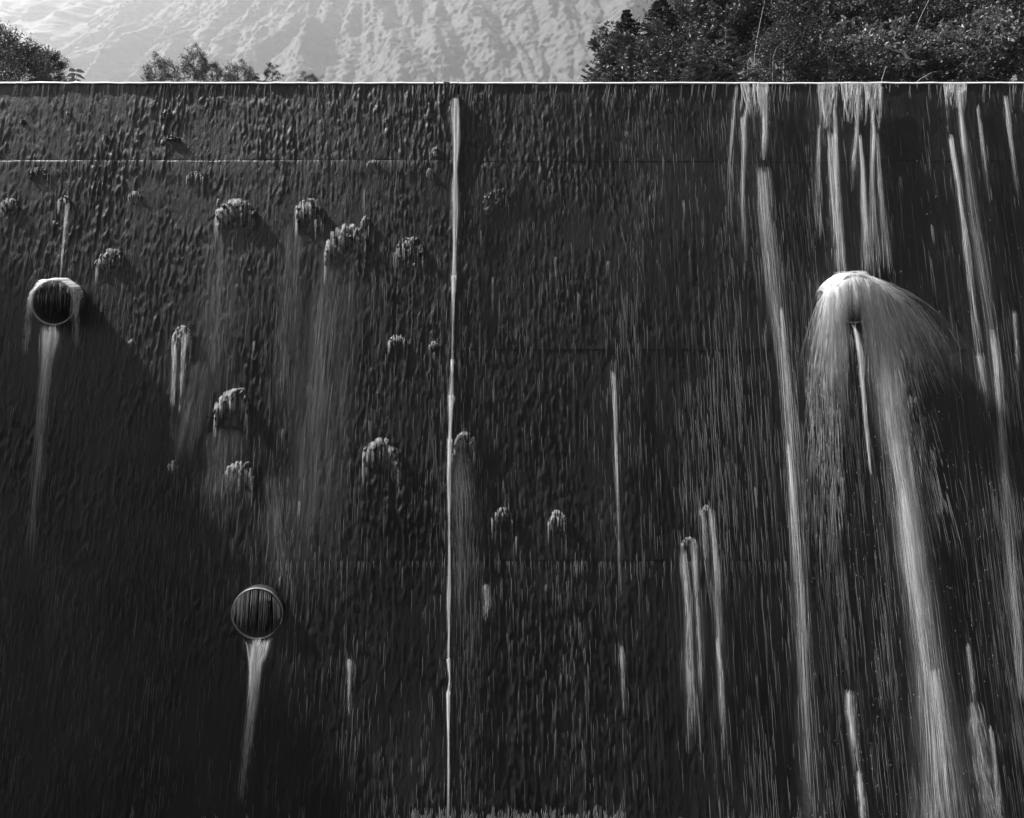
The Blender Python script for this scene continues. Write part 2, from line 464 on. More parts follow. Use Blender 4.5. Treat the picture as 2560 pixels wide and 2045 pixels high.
def interp_path(path, t):
    """path rows (px, py, halfwidth, off, density); t in 0..1 by row distance"""
    a = np.array(path, float); y = a[:, 1]; u = (y - y[0]) / (y[-1] - y[0])
    return [np.interp(t, u, a[:, i]) for i in range(a.shape[1])]

def add_sheet(st, path, gain=.30, layers=2):
    for k in range(layers):
        n, m = 60, 11
        t = np.linspace(0, 1, n); px, py, hw, off, d = interp_path(path, t)
        u = np.linspace(-1, 1, m)[None, :]
        wob = np.interp(t, np.linspace(0, 1, 9), rng.normal(0, .18, 9))
        X = px[:, None] + (u * 2.3 + wob[:, None]) * hw[:, None] + rng.normal(0, .12) * hw[:, None]
        Yp = py[:, None] + 0 * u
        o = off[:, None] + .010 + .012 * k + (.012 + 1.0 * hw[:, None] / 165) * (1 - u * u)
        jag = (rng.random(m) * .045 + .03 * np.abs(u[0]) ** 2) * min(1, 260 / (py[-1] - py[0])) * 1.2
        if py[0] < 225: jag = jag * 0
        tt = t[:, None] - jag[None, :]
        ends = np.clip(tt / .02, 0, 1) ** .7
        if path[-1][1] <= 2030: ends = ends * np.minimum(1, (1 - t[:, None] - jag[None, ::-1]) / .35).clip(0, 1)
        D = np.minimum(1.3, d * gain)[:, None] * ends * np.exp(-(u * 1.9) ** 2) * (1 - u ** 4) * (.9 if k else .75)
        m_per = 1 / 165.0
        st.grid(P(X, Yp, o), D, u * hw[:, None] * 2.3 * m_per, Yp * m_per)

def fall(st, path, n, rad=0.003, lmin=0.08, lmax=0.45, bundle=0.6, sheet=True, gain=.30):
    """a soft stream following a pixel path down the face: a threaded sheet plus loose strands"""
    if sheet: add_sheet(st, path, gain)
    n = int(n * .38)
    dens = np.array(path)[:, 4]; dm = dens.max()
    made = 0
    while made < n:
        t0 = rng.uniform(0, 0.98); L = rng.uniform(lmin, lmax) * .8
        if rng.random() > interp_path(path, max(t0 + L * .3, 0))[4] / dm: continue
        if t0 + L > 1.0 and rng.random() < .8: continue
        t = np.clip(np.linspace(t0, t0 + L, 6), 0, 1)
        if t[-1] - t[0] < 0.02: continue
        px, py, hw, off, d = interp_path(path, t)
        px = px + rng.normal(0, 0.62) * hw; o = off + abs(rng.normal(0, 0.014)) + 0.012
        st.add(P(px, py, o), rad * rng.uniform(0.3, .75) * (d[2] / dm) ** .4); made += 1

def stream(name, label, paths, mat='foam', K=7, **kw):
    st = Strands(K)
    for path, n in paths: fall(st, path, n, **kw)
    return st.thing(name, label, 'water stream', mat)

# --- water down the vertical joint
dsp = [(960, 203), (960, 240), (961, 300), (959, 360), (959, 400), (960, 440), (958, 520), (956, 580), (954, 650), (953, 740), (952, 800), (950, 850), (948, 900), (946, 1000), (946, 1100), (947, 1180), (945, 1250), (945, 1330), (944, 1390), (947, 1436), (944, 1455), (944, 1550), (944, 1650), (944, 1722)]
hw = [.55 * v for v in [6, 8, 7, 5, 8, 9, 6, 5, 5, 4, 5, 7, 4, 5, 3.5, 4, 5, 3, 4, 3, 5, 4, 4, 4]]
de = [2.2, 2.2, 1.9, 1.5, 1.6, 1.6, 1.2, 1.7, 1.0, .9, 1.3, 1.6, 1.3, 1.6, 1.2, 1.1, 1.5, 1.0, 1.2, 1.1, 1.5, 1.2, 1.1, 1.0]
jp = [(x * 1.1874, y * 1.1874, h * (.5 + .35 * d ** 1.5), 0.02 + (0.11 * max(0, 1 - (y - 203) / 200)), .5 * d ** 2.2) for (x, y), h, d in zip(dsp, hw, de)]
st = Strands(9); fall(st, jp, 900, 0.0040, 0.03, 0.10, 0.1, True, .34)
for x, y0, y1, wd in ((960, 206, 250, 4), (954, 578, 640, 4), (952, 755, 790, 3), (951, 830, 880, 5), (946, 920, 1000, 4), (947, 1385, 1430, 3), (944, 1452, 1560, 3)):
    y0 *= 1.1874; y1 *= 1.1874; x *= 1.1874
    xx = np.interp([y0, y1], [p[1] for p in jp], [p[0] for p in jp])
    fall(st, [(xx[0], y0, wd, .03, 1), (xx[1], y1, wd * .5, .03, .2)], 60, 0.005, 0.3, 0.8, 0, True, .9)
st.thing('water_stream', 'thin white water line running straight down the vertical joint at centre', 'water stream')

# --- faint wide fan beside the joint
stream('water_stream', 'faint veil of water right beside the vertical joint below the moss lump', [
    ([(1150, 1120, 10, .02, 1.2), (1158, 1250, 22, .02, .8), (1160, 1500, 26, .02, .35), (1158, 1750, 24, .02, .12), (1158, 2040, 20, .02, .05)], 260)],
    mat='trickle', rad=0.0022, lmin=.04, lmax=.18, gain=.05)

for lab, pts in (
    ('faint long veil of water below the widest arched moss clump', [(560, 560, 26, .01, .5), (552, 700, 30, .01, .8), (545, 900, 30, .01, .7), (540, 1060, 30, .01, .2)]),
    ('faint long veil of water below the arched clump left of the jagged one', [(735, 560, 14, .01, .5), (728, 720, 18, .01, .8), (720, 900, 20, .01, .7), (712, 1130, 22, .01, .2)]),
    ('broad faint veil of water below the jagged moss clump', [(850, 650, 34, .01, .5), (830, 850, 40, .01, .9), (808, 1050, 42, .01, .9), (795, 1300, 40, .01, .7), (785, 1560, 34, .01, .2)]),
    ('faint veil of water below the bright rimmed clump above the lower pipe', [(565, 1070, 30, .01, .7), (560, 1200, 32, .01, .9), (553, 1330, 28, .01, .2)]),
    ('faint veil of water running from the drips toward the shadow edge', [(500, 900, 16, .01, .5), (470, 1050, 22, .01, .9), (440, 1200, 20, .01, .2)]),
    ('faint veil of water above the lower pipe on its right', [(690, 1180, 20, .01, .5), (700, 1350, 26, .01, .8), (720, 1500, 30, .01, .2)])):
    stream('water_veil', lab, [(pts, 90)], mat='trickle', rad=.0016, lmin=.06, lmax=.25, gain=.075)

# --- crest falls on the right
def crest_heads(st, x0, x1, n, lmax, rad=0.0052, off=0.02):
    for i in range(n):
        x = rng.uniform(x0, x1); L = lmax * rng.uniform(.25, 1) ; sl_ = rng.normal(0.0, 0.10) + (0.16 * ((x0 + x1) / 2 - x) / (x1 - x0) * 2)
        y = np.linspace(205, 205 + L, 6); xx = x + sl_ * (y - 205) + 2 * np.sin(y * .05 + i)
        for q in range(3):
            st.add(P(xx + rng.normal(0, 1.6), y, 0.045 + off + 0.03 * np.linspace(0, 1, 6) ** 2), rad * rng.uniform(.5, 1.1))

st = Strands(7)
crest_heads(st, 1850, 1922, 34, 90)
fall(st, [(1908, 215, 10, .03, 1.0), (1912, 290, 5, .05, 1.4), (1910, 400, 5, .05, .7)], 170, .0042)
fall(st, [(1880, 215, 6, .03, 1), (1862, 300, 4, .03, .7), (1856, 480, 4, .02, .3), (1862, 700, 7, .02, .1)], 110, .0032)
fall(st, [(1842, 215, 3, .03, 1), (1835, 280, 3, .03, .5), (1826, 420, 4, .02, .25), (1824, 560, 6, .02, .1)], 60, .003)
fall(st, [(1908, 415, 9, .05, 1.5), (1914, 520, 12, .04, .9), (1925, 640, 12, .04, .7), (1938, 760, 11, .03, .5), (1948, 860, 9, .03, .35), (1960, 1000, 12, .02, .15)], 330, .0028, .08, .3, .6, True, .24)
fall(st, [(1854, 290, 2, .04, 1.4), (1856, 340, 3, .03, .6), (1856, 400, 3, .03, .2)], 60, .0042)
st.thing('water_stream', 'narrow crest waterfall left of the broad triple fall, thinning downwards', 'water stream')

st = Strands(7)
for hx, hy, x2, y2, x3, y3, n in ((1953, 765, 1962, 860, 1978, 1060, 150), (1971, 1103, 1985, 1300, 2000, 1500, 150), (1708, 1370, 1718, 1480, 1735, 1760, 0)):
    if n: fall(st, [(hx, hy, 3.5, .05, 2.2), ((hx + x2) / 2, (hy + y2) / 2, 3.2, .05, 1.4), (x2, y2, 5, .04, .6), (x3, y3, 8, .03, .18)], n, .0044, .1, .4)
fall(st, [(1962, 860, 10, .03, .6), (1980, 1100, 12, .03, .6), (1996, 1350, 13, .02, .55), (2008, 1600, 14, .02, .45), (2022, 1850, 17, .02, .35), (2035, 2045, 20, .02, .3)], 330, .0024, .05, .3, .6, True, .17)
st.thing('water_stream', 'long slanting stream with two bright heads below the narrow crest waterfall', 'water stream')

st = Strands(7)
for a, b, n in ((2048, 2098, 26), (2100, 2132, 14), (2125, 2160, 18), (2158, 2206, 26)):
    crest_heads(st, a, b, n, 120)
for pth, n in (
    ([(2052, 215, 3, .04, 1), (2062, 280, 4, .05, 1.3), (2075, 330, 3, .05, .3)], 90),
    ([(2087, 250, 4, .05, .9), (2089, 330, 4, .05, 1), (2095, 480, 5, .05, .9), (2102, 640, 8, .06, .7), (2108, 705, 11, .07, .6)], 330),
    ([(2072, 320, 4, .05, .8), (2078, 430, 6, .05, .7), (2090, 600, 9, .06, .6), (2096, 705, 13, .07, .6)], 220),
    ([(2082, 330, 3, .05, 1.5), (2088, 420, 3.5, .05, 1.3), (2093, 520, 5, .05, .6)], 140),
    ([(2145, 230, 3, .05, .7), (2142, 330, 4, .05, .9), (2135, 400, 6, .05, .7), (2136, 480, 5, .04, .3)], 130),
    ([(2150, 330, 3, .05, 1.4), (2158, 430, 4, .05, 1.2), (2164, 560, 6, .05, .8), (2170, 700, 12, .07, .8)], 330),
    ([(2178, 230, 3, .05, .8), (2185, 330, 4, .05, .8), (2182, 420, 4, .05, .7), (2184, 560, 7, .05, .6), (2192, 700, 11, .06, .5)], 220),
    ([(2193, 330, 3, .05, .8), (2198, 420, 4, .05, .8), (2208, 540, 8, .04, .5), (2222, 690, 12, .03, .35)], 200),
    ([(2203, 215, 3, .04, 1.2), (2200, 290, 3, .05, .9), (2196, 340, 3, .05, .4)], 80),
    ([(2050, 300, 3, .03, .4), (2046, 420, 5, .03, .3), (2048, 600, 8, .02, .2)], 50)):
    fall(st, pth, n, .0037, .08, .4, .55)
st.thing('water_stream', 'broad triple waterfall from the crest landing on the upper right pipe', 'water stream')

st = Strands(7)
crest_heads(st, 2362, 2418, 26, 80, .0045)
for pth, n in (
    ([(2398, 215, 6, .04, 1), (2403, 290, 4, .05, .9), (2415, 390, 6, .04, .5), (2432, 520, 9, .03, .4), (2455, 680, 11, .03, .3), (2478, 820, 10, .02, .25), (2500, 1000, 12, .02, .12)], 330),
    ([(2368, 215, 4, .04, 1), (2368, 280, 3, .04, .4), (2372, 330, 3, .03, .1)], 40)):
    fall(st, pth, n, .003, .06, .35)
st.thing('water_stream', 'rightmost crest waterfall drifting down to the right edge', 'water stream')

stream('water_stream', 'straight bright jet starting below the rightmost crest waterfall', [
    ([(2376, 333, 4.5, .05, 2.6), (2384, 385, 4.5, .06, 1.8), (2398, 470, 4.5, .06, .9), (2412, 580, 5, .05, .6), (2424, 680, 6, .05, .45), (2438, 800, 7, .04, .35), (2462, 960, 9, .03, .25)], 420)], rad=.004, lmin=.06, lmax=.25)
stream('water_stream', 'thin upper stream near the right edge with a forked head', [
    ([(2445, 258, 3, .04, 1.6), (2452, 320, 3, .04, .9), (2464, 420, 4, .03, .4), (2478, 520, 5, .03, .15)], 110),
    ([(2513, 237, 4, .04, 1.8), (2520, 290, 4, .04, .8), (2532, 380, 4, .03, .3), (2550, 520, 5, .03, .12)], 110)], rad=.0034)
for lab, pth, n in (
    ('pale falling band touching the right edge at mid height', [(2480, 820, 6, .04, 1.6), (2492, 900, 7, .04, .9), (2505, 1100, 8, .03, .4), (2528, 1400, 10, .02, .35), (2545, 1600, 8, .02, .3), (2556, 1800, 8, .02, .2)], 260),
    ('short faint stream high on the right with a blurred head', [(2448, 880, 5, .04, 1.2), (2462, 960, 8, .03, .7), (2475, 1060, 8, .02, .15)], 80),
    ('tiny forked spurt beside the right edge', [(2535, 773, 4, .04, 1.5), (2540, 830, 4, .03, .6), (2548, 960, 4, .03, .15)], 50)):
    stream('water_stream', lab, [(pth, n)], rad=.0032, lmin=.06, lmax=.3)

# --- lower right streams
LR = [
 ('broad pale waterfall continuing from the dome to the bottom right', [
   ([(2196, 745, 12, .12, .15), (2212, 830, 16, .10, .6), (2226, 940, 20, .06, .8), (2240, 1060, 24, .04, .7), (2262, 1200, 22, .04, .8), (2284, 1350, 24, .03, .85), (2305, 1500, 26, .03, .7), (2325, 1660, 26, .03, .6), (2345, 1850, 36, .02, .6), (2365, 2060, 52, .02, .6)], 1500)], .0024),
 ('bright tapering stream head in the lower right waterfall', [
   ([(2336, 1668, 7, .06, 2), (2345, 1740, 9, .06, 1.5), (2356, 1830, 11, .05, .8), (2366, 1960, 14, .04, .4)], 360)], .0038),
 ('bright stream head in the middle of the broad right waterfall', [
   ([(2258, 1190, 9, .06, .9), (2272, 1290, 12, .06, 1.3), (2290, 1420, 14, .05, 1.0), (2308, 1560, 12, .04, .5), (2318, 1640, 12, .04, .3)], 520)], .0034),
 ('short stream left of the big waterfall near the bottom', [
   ([(2125, 1722, 9, .04, 1.2), (2130, 1800, 8, .05, 1.5), (2138, 1880, 8, .04, .5), (2150, 1960, 9, .04, .2)], 230)], .0032),
 ('bright spurt at the bottom edge left of the big waterfall', [
   ([(2148, 1925, 4, .05, 1.7), (2153, 1980, 6, .05, 1.5), (2160, 2060, 6, .04, .9)], 190)], .0036),
 ('curved stream right of the big waterfall near the bottom', [
   ([(2419, 1607, 4, .05, 1.4), (2430, 1680, 5, .05, .7), (2438, 1790, 7, .04, .4)], 90),
   ([(2432, 1752, 10, .04, .8), (2448, 1840, 16, .04, .8), (2465, 1950, 18, .03, .7), (2485, 2050, 20, .03, .6)], 330)], .003),
 ('outer curved stream in the bottom right corner', [
   ([(2476, 1812, 4, .05, 1.3), (2488, 1900, 4, .05, 1.2), (2498, 2045, 5, .04, .6)], 130)], .0034),
 ('hair-thin trickle down the middle of the right half', [
   ([(1532, 922, 4, .02, 2.2), (1536, 975, 3, .02, 1.2), (1540, 1100, 3, .02, .9), (1543, 1190, 3, .02, .8), (1548, 1350, 3, .02, .4), (1552, 1530, 3, .02, .2)], 150)], .0026),
 ('paired streams right of the middle at mid height', [
   ([(1755, 1268, 4, .04, .8), (1765, 1400, 4, .03, .5), (1780, 1530, 5, .03, .3)], 80),
   ([(1779, 1266, 5, .05, 1.6), (1786, 1350, 5, .04, 1.), (1792, 1480, 6, .03, .5), (1800, 1640, 6, .03, .4), (1815, 1900, 8, .02, .3)], 300)], .0028),
 ('streams below the paired ones with a jagged bright top', [
   ([(1707, 1372, 5, .05, 1.6), (1716, 1450, 6, .04, 1.3), (1722, 1550, 6, .03, .7), (1727, 1700, 10, .02, .5), (1735, 1900, 12, .02, .2)], 330),
   ([(1734, 1342, 6, .05, 1.2), (1740, 1430, 5, .04, .8), (1748, 1600, 6, .03, .4), (1755, 1780, 7, .02, .2)], 200)], .0028),
 ('small fork stream with bright tip at lower centre right', [
   ([(1793, 1590, 3, .04, 1.7), (1800, 1680, 4, .04, .8), (1808, 1850, 6, .03, .3)], 90)], .003),
 ('faint vertical trickle at the far lower middle', [
   ([(1554, 1612, 3, .03, 1.2), (1557, 1680, 3, .03, .6), (1560, 1800, 4, .02, .2)], 50)], .0026),
 ('short drip below the lower left of the centre joint', [
   ([(1214, 1458, 5, .03, 1.2), (1217, 1490, 6, .03, 1), (1216, 1560, 4, .03, .3)], 70)], .0026),
 ('small drip between the lower pipe and the centre joint', [
   ([(873, 1643, 4, .03, 1.6), (873, 1690, 3, .03, .8), (872, 1800, 3, .03, .15)], 60)], .0026),
 ('pair of long drips from the small moss tuft right of the upper left pipe', [
   ([(438, 852, 3, .05, 1.4), (436, 900, 4, .04, 1), (431, 1000, 4, .03, .5), (428, 1100, 5, .02, .2)], 150),
   ([(463, 830, 6, .06, 1.4), (458, 880, 4, .05, 1), (453, 960, 3, .03, .5), (448, 1060, 3, .02, .15)], 150)], .0036),
 ('thin line of water dropping onto the upper left pipe', [
   ([(168, 505, 4, .05, 1.3), (163, 560, 3, .04, .8), (155, 640, 2, .04, .6), (150, 705, 2, .1, .6)], 110)], .0032),
]
for lab, paths, rad in LR: stream('water_stream', lab, paths, rad=rad, lmin=.05, lmax=.3, gain=.24)

# --- dome of spray over the pipes (ballistic strands)
def ballistic(st, p0, v, t0, t1, rad, n=7):
    t = np.linspace(t0, t1, n)[:, None]
    p = np.array(p0)[None, :] + np.array(v)[None, :] * t + np.array([0, 0, -4.9])[None, :] * t * t
    lim = ywall(p[:, 2]) - 0.03
    p[:, 1] = np.minimum(p[:, 1], lim)
    st.add(p, rad)

def arc_film(st, q, off_r, n, a0, a1, rad, yr=(0.0, 0.25)):
    qx, qy, qz, r = q
    for i in range(n):
        s = 1 if rng.random() < .5 else -1
        b = rng.uniform(a0, a1); L = rng.uniform(.15, .5); a = np.linspace(b, b + s * L, 6); a = np.clip(a, a0, a1)
        rr = r + off_r + abs(rng.normal(0, .008)); y = qy + rng.uniform(*yr)
        st.add(np.stack([qx + rr * np.sin(a), np.full(6, y), qz + rr * np.cos(a)], -1), rad)

def shell(st, q, dr, a0, a1, vfun, T, dfun, y0, vy, na=48, nt_=34, up=0.0, fs=1.0):
    """sheet of water leaving the pipe's back along ballistic paths"""
    qx, qy, qz, r = q
    A = np.linspace(a0, a1, na)[None, :]; t = (np.linspace(0, 1, nt_)[:, None] ** 1.3) * T
    vx = vfun(A)
    x = qx + (r + dr) * np.sin(A) + vx * t; z = qz + (r + dr) * np.cos(A) + up * t - 4.9 * t * t
    y = qy + y0 + vy * t + 0 * A; y = np.minimum(y, ywall(z) - .03)
    D = dfun(A, t) * np.clip((A - a0) / .12, 0, 1) * np.clip((a1 - A) / .12, 0, 1) * np.clip((T - t) / (.35 * T), 0, 1)
    st.grid(np.stack([x, y, z], -1), D + 0 * x, A * r * fs + 0 * x, t * 2.5 + 0 * x)

def band(st, q, dr, a0, a1, ya, yb_, dens, sag=0.0):
    qx, qy, qz, r = q
    A = np.linspace(a0, a1, 50)[None, :]; Yv = np.linspace(ya, yb_, 8)[:, None]
    rr = r + dr + .012 * np.sin(A * 9 + q[0])
    x = qx + rr * np.sin(A) + 0 * Yv; z = qz + rr * np.cos(A) + 0 * Yv; y = qy + Yv + 0 * A
    mid = (a0 + a1) / 2; D = dens * np.clip(1.25 * np.cos((A - mid) / (a1 - a0) * 3.1), 0, 1) + 0 * x
    st.grid(np.stack([x, y, z], -1), D, A * r + 0 * x, Yv * 1.5 + 0 * x)

st = Strands(7); q = pipe_pos[2]; qx, qy, qz, r = q
band(st, q, .03, -1.3, 1.35, -.05, .26, 1.6); band(st, q, .055, -1.0, 1.1, -.09, .26, 1.3); band(st, q, .085, -.7, .8, -.07, .26, .9)
band(st, q, .11, -.45, .55, -.05, .26, .5)
for m_, dn, y0 in ((.5, .55, .0), (.9, .75, .08), (1.3, .7, .03), (1.8, .5, .14), (2.3, .3, .1)):     # left curtain
    shell(st, q, .03, -1.45, -.15, lambda A, m_=m_: .52 * m_ * np.sin(A) * .9, .72, lambda A, t, dn=dn: 1.5 * dn * np.exp(-t / .36) * np.clip(1.2 - np.abs(A + .95), 0, 1), y0, -.25)
for m_, dn, y0, T_ in ((.55, .5, -.02, .5), (.85, .85, .05, .75), (1.15, .95, .1, .75), (1.5, .6, .0, .6), (2.1, .42, .12, .55), (2.9, .45, .06, .62), (3.8, .34, .1, .62), (4.6, .2, .12, .6)):   # right
    shell(st, q, .04, -.05, 1.35, lambda A, m_=m_: .66 * m_ * (.35 + .65 * np.sin(A)), T_, lambda A, t, dn=dn: 1.5 * dn * np.exp(-t / .38), y0, -.3, up=.12 * m_, fs=1.5)
for y0, vy, dn in ((-.03, -.2, 1.5), (-.05, -.30, 1.5), (-.07, -.5, 1.1), (-.04, -.12, 1.1)):          # over the mouth
    shell(st, q, .02, -1.15, 1.2, lambda A: .10 * np.sin(A), .36, lambda A, t, dn=dn: dn * np.exp(-t / .19), y0, vy, fs=.8)
for i in range(1500):      # thick white crown over the pipe's back
    a = rng.normal(.05, .6); sp = rng.uniform(.1, 1.0); L = rng.uniform(.05, .14); t0 = rng.uniform(0, .16)
    ballistic(st, (qx + (r + .03) * math.sin(a), qy + rng.uniform(-.02, .24), qz + (r + .03) * math.cos(a)), (sp * math.sin(a) * (1.6 if a > 0 else .9), -rng.uniform(.2, 1.0), rng.uniform(.1, 1.0)), t0, t0 + L, rng.uniform(.002, .0048), 6)
for i in range(4200):
    u = rng.random()
    if u < .26: a = -rng.uniform(.5, 1.35); vx = -rng.uniform(.10, .75)
    elif u < .52: a = rng.uniform(.3, 1.2); vx = rng.normal(.70, .22)
    elif u < .90: a = rng.uniform(.1, .9); vx = rng.uniform(.7, 2.5) * rng.uniform(.6, 1)
    else: a = rng.uniform(-1.0, 1.0); vx = rng.normal(.0, .12)
    y = qy + rng.uniform(-.02, .22); vy = -abs(rng.normal(0, .25))
    ta = rng.random() ** .8 * .85 if u < .52 else rng.random() * .56
    L = rng.uniform(.008, .04) if rng.random() < .7 else rng.uniform(.04, .09)
    up = abs(rng.normal(.12, .2))
    ballistic(st, (qx + (r + .03) * math.sin(a), y, qz + (r + .03) * math.cos(a)), (vx, vy, up), ta, ta + L, rng.uniform(.0008, .0021), 4)
for sp, up_, vy_, dn, T_ in ((.35, .55, -.75, 1.5, .42), (.6, .9, -1.05, 1.2, .42), (.2, .3, -.5, 1.3, .36), (.9, 1.15, -.6, .8, .45)):
    shell(st, q, .02, -1.35, 1.35, lambda A, sp=sp: sp * np.sin(A) * (1 + .9 * (A > 0)), T_, lambda A, t, dn=dn: 1.6 * dn * np.exp(-(t / .20) ** 2) * (1 - .5 * (np.abs(A) > 1.1)), .22, vy_, up=up_, fs=1.0, na=60)
st.thing('water_dome', 'white dome of spray bursting off the upper right pipe', 'water spray')

st = Strands(7); q = pipe_pos[0]; qx, qy, qz, r = q
band(st, q, .015, -1.45, 1.5, -.03, .2, 1.5); band(st, q, .03, -.9, 1.0, -.05, .2, .9)
for sgn in (-1, 1):
    for m_, dn, y0 in ((.3, .8, -.02), (.7, .6, .03), (1.2, .25, .0)):
        a0, a1 = (-1.6, -.75) if sgn < 0 else (.85, 1.6)
        shell(st, q, .012, a0, a1, lambda A, m_=m_, sgn=sgn: (.22 if sgn < 0 else .03) * m_ * sgn + 0 * A, .34, lambda A, t, dn=dn: dn * np.exp(-t / .17), y0, -.12, na=24)
for dn, vy in ((.45, -.08),):
    shell(st, q, .0, -.95, 1.1, lambda A: -.06 + 0 * A, .33, lambda A, t, dn=dn: dn * np.exp(-t / .09) * (.25 + .6 * (np.abs(A - .25) < .4)), -.04, vy, fs=.7)
for i in range(420):
    u = rng.random()
    if u < .36: a = -rng.uniform(1.0, 1.5); vx = -rng.uniform(.02, .28)
    elif u < .68: a = rng.uniform(1.1, 1.5); vx = rng.uniform(-.02, .12)
    else: a = rng.normal(.15, .45); vx = rng.normal(-.1, .08)
    y = qy + rng.uniform(-.02, .05); ta = rng.random() ** 1.5 * (.36 if u < .68 else .22); L = rng.uniform(.03, .08)
    ballistic(st, (qx + (r + .01) * math.sin(a), y, qz + (r + .01) * math.cos(a)), (vx, -rng.uniform(0, .2), 0), ta, ta + L, rng.uniform(.0008, .002))
for i in range(420):
    a = rng.normal(.05, .75); L = rng.uniform(.04, .10); t0 = rng.uniform(0, .10)
    ballistic(st, (qx + (r + .012) * math.sin(a), qy + rng.uniform(-.03, .1), qz + (r + .012) * math.cos(a)), (.15 * math.sin(a) - .02, -rng.uniform(.1, .5), rng.uniform(0, .25)), t0, t0 + L, rng.uniform(.0015, .0036), 6)
for sp, up_, vy_, dn in ((.12, .20, -.40, 1.3), (.05, .1, -.3, 1.0)):
    shell(st, q, .01, -1.45, 1.45, lambda A, sp=sp: sp * np.sin(A) - .03, .30, lambda A, t, dn=dn: 1.3 * dn * np.exp(-(t / (.05 + .2 * np.clip((np.abs(A) - .8) / .3, 0, 1))) ** 2), .12, vy_, up=up_, fs=.8, na=60)
st.thing('water_hood', 'hood of white water curving over the upper left pipe', 'water spray')

st = Strands(7)
fall(st, [(126, 812, 15, .29, 2.6), (122, 860, 13, .30, 2.4), (116, 910, 10, .27, 1.3), (108, 1000, 9, .2, .6), (98, 1120, 10, .1, .35), (84, 1260, 12, .05, .2), (76, 1420, 14, .03, .08)], 900, .0042, .06, .25, .3)
st.thing('water_jet', 'white jet leaving the bottom of the upper left pipe mouth', 'water jet')
st = Strands(7)
fall(st, [(642, 1592, 24, .28, 1.6), (641, 1612, 17, .29, 1.7), (637, 1660, 10, .28, 1.5), (631, 1740, 9, .25, .8), (622, 1830, 9, .2, .5), (610, 1930, 9, .12, .3), (602, 2010, 9, .08, .1)], 1150, .0042, .06, .25, .2)
st.thing('water_jet', 'funnel shaped jet falling from the lower round pipe', 'water jet')
st = Strands(7); qx, qy, qz, r = pipe_pos[1]
for k, (dx, n) in enumerate(((-.27, 12), (-.21, 16), (-.12, 14), (-.03, 12), (.06, 12), (.14, 12), (.26, 16), (.31, 34))):
    for i in range(n):
        x = min(.33, max(-.33, dx + rng.normal(0, .028))); z = math.sqrt(max(.001, (r - .02) ** 2 - x * x)); L = 2 * z * rng.uniform(.45, .98)
        s = np.linspace(0, L, 6); xx = qx + x - .05 * (s / .7) * (1 if dx < .2 else -.2)
        st.add(np.stack([xx, np.full(6, qy - .015), qz + z - s], -1), .0026 * rng.uniform(.5, 1))
st.thing('water_curtain', 'thin veil of drips hanging across the lower pipe mouth', 'water curtain', 'foam')
stream('water_jet', 'slim bright jet out of the upper right pipe under the dome', [
    ([(2134, 812, 3, .30, 2), (2143, 835, 4, .31, 2), (2150, 880, 5, .3, 1.3), (2157, 960, 3.5, .25, 1.1), (2163, 1040, 3, .2, 1.), (2170, 1120, 3, .12, .9), (2176, 1188, 3, .06, .7)], 420)], rad=.0042, lmin=.08, lmax=.3)

# --- countless small trickles over the whole face (stuff)
st = Strands(5)
def dash(px, py, L, rad, slope=None, off=.006):
    vpx = 1240; sl_ = (px - vpx) / 9000.0 if slope is None else slope
    y = np.linspace(py, py + L, 5); x = px + sl_ * (y - py) + rng.normal(0, .6, 5)
    base = -0.018 if px > 1131 else 0.0
    st.add(P(x, y, off + base + .012), rad)
N = 7500; k = 0
clump = field(256, 205, 5, 18, 77); clump2 = field(256, 205, 2, 30, 78)
while k < N:
    px = rng.uniform(-40, 2600); py = rng.uniform(208, 2060)
    c = clump[int(np.clip(py / 10, 0, 204)), int(np.clip(px / 10, 0, 255))]; c2 = clump2[int(np.clip(py / 10, 0, 204)), int(np.clip(px / 10, 0, 255))]
    right = np.clip((px - 1500) / 600, 0, 1)
    lo = 0.62 - 0.28 * right - 0.25 * (py > 1500) * (1 - right)
    if rng.random() > lo * math.exp(.7 * c + .6 * c2) * .5: continue
    k += 1
    L = rng.uniform(8, 40) * (1 + 2.6 * right * rng.random()) * (1 + (py > 700) * .8)
    dash(px, py, L, rng.uniform(.0007, .0017) * (1.7 if rng.random() < .03 else 1))
for i in range(170):     # drips leaving the crest
    px = rng.uniform(0, 2560); L = rng.uniform(10, 75) * (1 if rng.random() < .7 else .4)
    for q_ in range(2): dash(px + rng.normal(0, 1), 209 + rng.random() * 4, L, rng.uniform(.0015, .003), rng.normal(-.12, .07) if px < 1800 else rng.normal(-.02, .08), .03)
# brighter dashes that stand out one by one
for x, y, L in ((1367, 260, 30), (1565, 325, 22), (1202, 575, 50), (634, 850, 40), (1446, 730, 60), (1390, 640, 60), (1625, 487, 20), (1708, 500, 60), (912, 470, 90), (548, 400, 60), (1073, 425, 25), (262, 345, 30), (706, 1070, 60), (925, 1050, 45), (1365, 1460, 20), (1888, 1215, 90), (2028, 1110, 130), (1232, 690, 90), (140, 400, 60), (1290, 1340, 60), (1440, 350, 40), (1520, 650, 50), (750, 1250, 60), (770, 400, 110), (1335, 260, 20), (260, 610, 60), (1085, 880, 25), (700, 1440, 40), (2250, 440, 60), (2330, 560, 60)):
    for q_ in range(7): dash(x + rng.normal(0, 1.6), y + abs(rng.normal(0, 3)), L * rng.uniform(.4, 1), .0028, None, .01)
